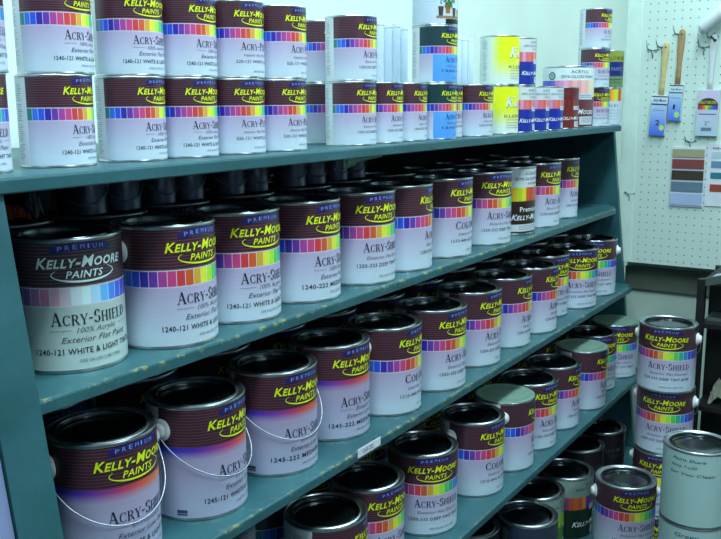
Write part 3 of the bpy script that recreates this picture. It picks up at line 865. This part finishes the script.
t, w, h, sl = brush(.858, 1.637, 1.451, .056, .142, '2', M['wood'], 'paint brush with short pale wooden handle and packet marked 2', 0, 3)
flat_print(sl, 'print', w, h, [('g', -w/2+.001, w/2-.001, -h+.001, -.024, (70, 110, 232), (196, 220, 240), 0), ('r', -w/2, w/2, -.024, -.002, (208, 226, 240), 0), ('r', -w/2, w/2, -.006, -.002, (44, 66, 110), 1),
    ('r', -w/2, w/2, -.034, -.029, (44, 66, 110), 1), ('t', 'Kelly-Moore', -w*.4, w*.4, -.022, .011, (20, 24, 40), 1, dict(shear=.3, bold=.02)), ('r', -w*.36, w*.36, -.053, -.051, (110, 140, 180), 1),
    ('t', '2', -w*.13, w*.13, -h*.74, .019, (30, 36, 60), 1, dict(bold=.01)), ('p', [(w*.28+.0095*math.cos(a*.6), -h*.80+.0105*math.sin(a*.6)) for a in range(10)], (190, 220, 120), 1)], x=-.0095)
t, w, h, sl = brush(.803, 1.680, 1.488, .046, .126, '1', M['wood2'], 'paint brush hanging higher, brown handle and packet marked 1', 0, 2)
flat_print(sl, 'print', w, h, [('g', -w/2+.001, w/2-.001, -h+.001, -.024, (70, 120, 232), (196, 220, 240), 0), ('r', -w/2, w/2, -.024, -.002, (208, 226, 240), 0), ('r', -w/2, w/2, -.005, -.001, (44, 66, 110), 1),
    ('r', -w/2, w/2, -.030, -.026, (44, 66, 110), 1), ('t', 'Kelly-Moore', -w*.4, w*.4, -.020, .009, (60, 76, 96), 1, dict(shear=.3, bold=.01)), ('r', -w*.36, w*.36, -.047, -.045, (120, 150, 186), 1),
    ('t', '1', -w*.13, w*.03, -h*.68, .017, (30, 46, 80), 1, dict(bold=.01)), ('p', [(w*.2+.010*math.cos(a*.6), -h*.83+.011*math.sin(a*.6)) for a in range(10)], (170, 216, 150), 1)], x=-.0095)
t, w, h, sl = brush(.692, 1.656, 1.469, .073, .160, '2', M['white_plastic'], 'paint brush with white handle and pinkish packet at the right edge', 0, 1)
RB = [(170, 50, 70), (206, 60, 60), (220, 120, 50), (214, 214, 60), (80, 170, 80), (50, 130, 150), (60, 90, 190), (90, 70, 170)]
flat_print(sl, 'print', w, h, [('g', -w/2+.001, w/2-.001, -h+.001, -.002, (176, 206, 224), (206, 190, 224), 0)] +
    [('r', -w*.46+w*.92*i/8, -w*.46+w*.92*(i+1)/8, -.068, -.054, RB[i], 1) for i in range(8)] +
    [('p', [(w*.46*math.cos(rad(a)), -.054+.026*math.sin(rad(a))) for a in range(0, 181, 15)], (60, 50, 56), 1),
     ('t', 'KELLY-MOORE', -w*.38, w*.38, -.048, .010, (206, 206, 50), 2, dict(bold=.015)), ('t', 'PAINTS', -w*.18, w*.18, -.060, .006, (206, 206, 50), 2, {}),
     ('r', -w*.4, w*.4, -.086, -.082, (120, 110, 160), 1), ('t', '2"', -w*.1, w*.12, -.122, .014, (60, 60, 100), 1, {}), ('r', -w*.24, w*.24, -.142, -.130, (110, 124, 150), 1)], x=-.0095)

# white roller at the top right
t = thing('paint_roller', 'white paint roller cover hanging slanted at the top right edge', 'roller', (PX-.03, .648, 1.73))
bm = bmesh.new(); add_tube(bm, [(0, .075, -.060), (0, .072, -.056), (0, -.07, .075), (0, -.073, .078)], [.020, .0235, .0235, .020], 20); obj('roller_cover', bm, M['white_plastic'], t)
bm = bmesh.new(); add_tube(bm, [(0, .083, -.067), (0, .062, -.047)], .012, 14); obj('core', bm, M['paper'], t)
bm = bmesh.new(); add_tube(bm, [(-.004, .045, -.082), (-.006, .035, -.092), (-.01, .028, -.098)], [.003, .003, .006], 12); obj('hook_tip', bm, M['black'], t)

# sample boards
t = thing('color_sample_board', 'board of five coloured strips hanging from a hook on the pegboard', 'sample board', (PX+.0055, .750, 1.055), 0, 'colour sample boards')
W2 = .058; HH = .215
obj('backing', box(-.002, .004, -W2, W2, 0, HH, bev=.001), M['paper'], t)
cols = [(160, 156, 128), (128, 66, 66), (62, 54, 42), (98, 124, 142), (166, 186, 222)]
zz = HH-.008
for i, c in enumerate(cols):
    hgt = [.029, .033, .033, .035, .042][i]
    bm = box(-.006, -.002, -W2+.003, W2-.003, zz-hgt, zz, bev=.001)
    obj('color_strip', bm, mat('sample_strip', c, .45, noise=(30, .06)), t)
    zz -= hgt+.0072
t = thing('color_card', 'white colour card with blue, teal and rust chips at the right edge', 'colour card', (PX+.0065, .642, 1.062), 0, 'colour sample boards')
obj('card', box(-.001, .003, -.045, .045, 0, .222, bev=.0008), M['paper'], t)
for i, (c, z0, z1) in enumerate((((176, 200, 214), .170, .192), ((106, 136, 172), .136, .160), ((46, 116, 140), .098, .120), ((150, 66, 46), .052, .078))):
    obj('chip', box(-.0022, -.001, -.040, .030, z0, z1), mat('colour_chip', c, .5), t)
flat_print(t, 'logo', .09, .2, [('t', 'Kelly-Moore', -.028, .03, .202, .008, (50, 60, 70), 1, dict(bold=.02, shear=.2))], x=-.0014)

# black rack at the right edge
t = thing('metal_rack', 'black metal rack standing at the right edge beyond the stacked cans', 'rack', (2.88, .445, 0))
for sx in (0, .26):
    for sy in (.145, -.25):
        bm = bmesh.new(); add_box(bm, sx-.014, sx+.014, sy-.012, sy+.012, 0, .878 if sy > 0 else .95, bev=.002); obj('leg', bm, M['black'], t)
obj('divider', box(.115, .125, -.25, .145, .02, .878), M['black'], t)
for k, z in enumerate((.10, .445, .720, .86)):
    bm = bmesh.new(); add_box(bm, -.01, .27, -.25, .14, z, z+.018, bev=.002); obj('tray', bm, M['black'], t)
bm = bmesh.new()
add_prism(bm, [(.150, .878), (-.25, .99), (-.25, .96), (.150, .853)], 0, -.012, .0); obj('top_rail', bm, mat('dull_olive_rail', (70, 86, 78), .5), t)
bm = bmesh.new(); add_box(bm, .255, .268, -.25, .14, 0.1, .84); obj('rear_panel', bm, M['black'], t)
tag(obj('paper_sheet', crumple(2.94, .53, .8784, .05, .035, .012, 9, 6), M['paper']), 'white sheet of paper on top of the black rack', 'paper')
tag(obj('metal_tray', box(2.895, 2.985, .49, .575, .7384, .752, bev=.003), M['hook']), 'grey metal paint tray on the upper tray of the black rack', 'tray')
tag(obj('cloth', crumple(2.935, .505, .4634, .035, .045, .12, 12, 10), M['cream']), 'crumpled cream cloth on the middle tray of the black rack', 'cloth')

# ------------------------------------------------------------------ ceiling lamps
em = M['tube'].node_tree.nodes['Principled BSDF']
em.inputs['Base Color'].default_value = (.8, 1, 1, 1)
em.inputs['Emission Color'].default_value = (.8, .96, 1., 1); em.inputs['Emission Strength'].default_value = 6
def lamp(x, y, power, lx=1.2, label=''):
    t = thing('ceiling_light', label, 'ceiling light', (x, y, CH-.08), 0, 'fluorescent ceiling lights')
    obj('housing', box(-lx/2, lx/2, -.15, .15, .03, .08, bev=.004), M['white_plastic'], t)
    for s in (-.07, .07):
        bm = bmesh.new(); add_tube(bm, [(-lx/2+.02, s, .012), (lx/2-.02, s, .012)], .013, 12); obj('tube', bm, M['tube'], t)
    ld = bpy.data.lights.new('ceiling_light', 'AREA'); ld.shape = 'RECTANGLE'; ld.size = lx; ld.size_y = .28; ld.energy = power; ld.color = (.73, .96, 1.)
    lo = bpy.data.objects.new('lamp_glow', ld); COL.objects.link(lo); lo.parent = t; lo.location = (0, 0, -.01)
lamp(2.75, .42, 21, label='fluorescent ceiling light above the right end of the shelves')
lamp(1.5, .42, 24, label='fluorescent ceiling light above the middle of the shelves')
lamp(.2, .42, 30, label='fluorescent ceiling light above the left end of the shelves')
lamp(4.4, .5, 24, label='fluorescent ceiling light beyond the pegboard partition')  # extra unseen lamp, added to light the wall past the partition
lamp(.9, -1.4, 40, label='fluorescent ceiling light above the far side of the aisle')  # unseen lamp, added as fill to carry light deeper under the shelves

w = bpy.data.worlds.new('World'); S.world = w; w.use_nodes = True
w.node_tree.nodes['Background'].inputs[0].default_value = (.3, .5, .6, 1); w.node_tree.nodes['Background'].inputs[1].default_value = .2

# ------------------------------------------------------------------ camera
yaw, pitch, roll = .9910909857, .1881774345, -.007268364
f = Vector((math.sin(yaw)*math.cos(pitch), math.cos(yaw)*math.cos(pitch), -math.sin(pitch)))
rt = Vector((math.cos(yaw), -math.sin(yaw), 0)); u = rt.cross(f)
rt2 = rt*math.cos(roll)+u*math.sin(roll); u2 = -rt*math.sin(roll)+u*math.cos(roll)
cd = bpy.data.cameras.new('camera'); co = bpy.data.objects.new('camera', cd); COL.objects.link(co)
mw = Matrix((( rt2.x, u2.x, -f.x, 0), (rt2.y, u2.y, -f.y, 0), (rt2.z, u2.z, -f.z, 1.436), (0, 0, 0, 1)))
co.matrix_world = mw
cd.sensor_width = 36; cd.lens = 880/721*36; cd.clip_start = .05
S.camera = co
S.view_settings.view_transform = 'Standard'; S.view_settings.look = 'None'; S.view_settings.gamma = 1
S.view_settings.exposure = 0.0
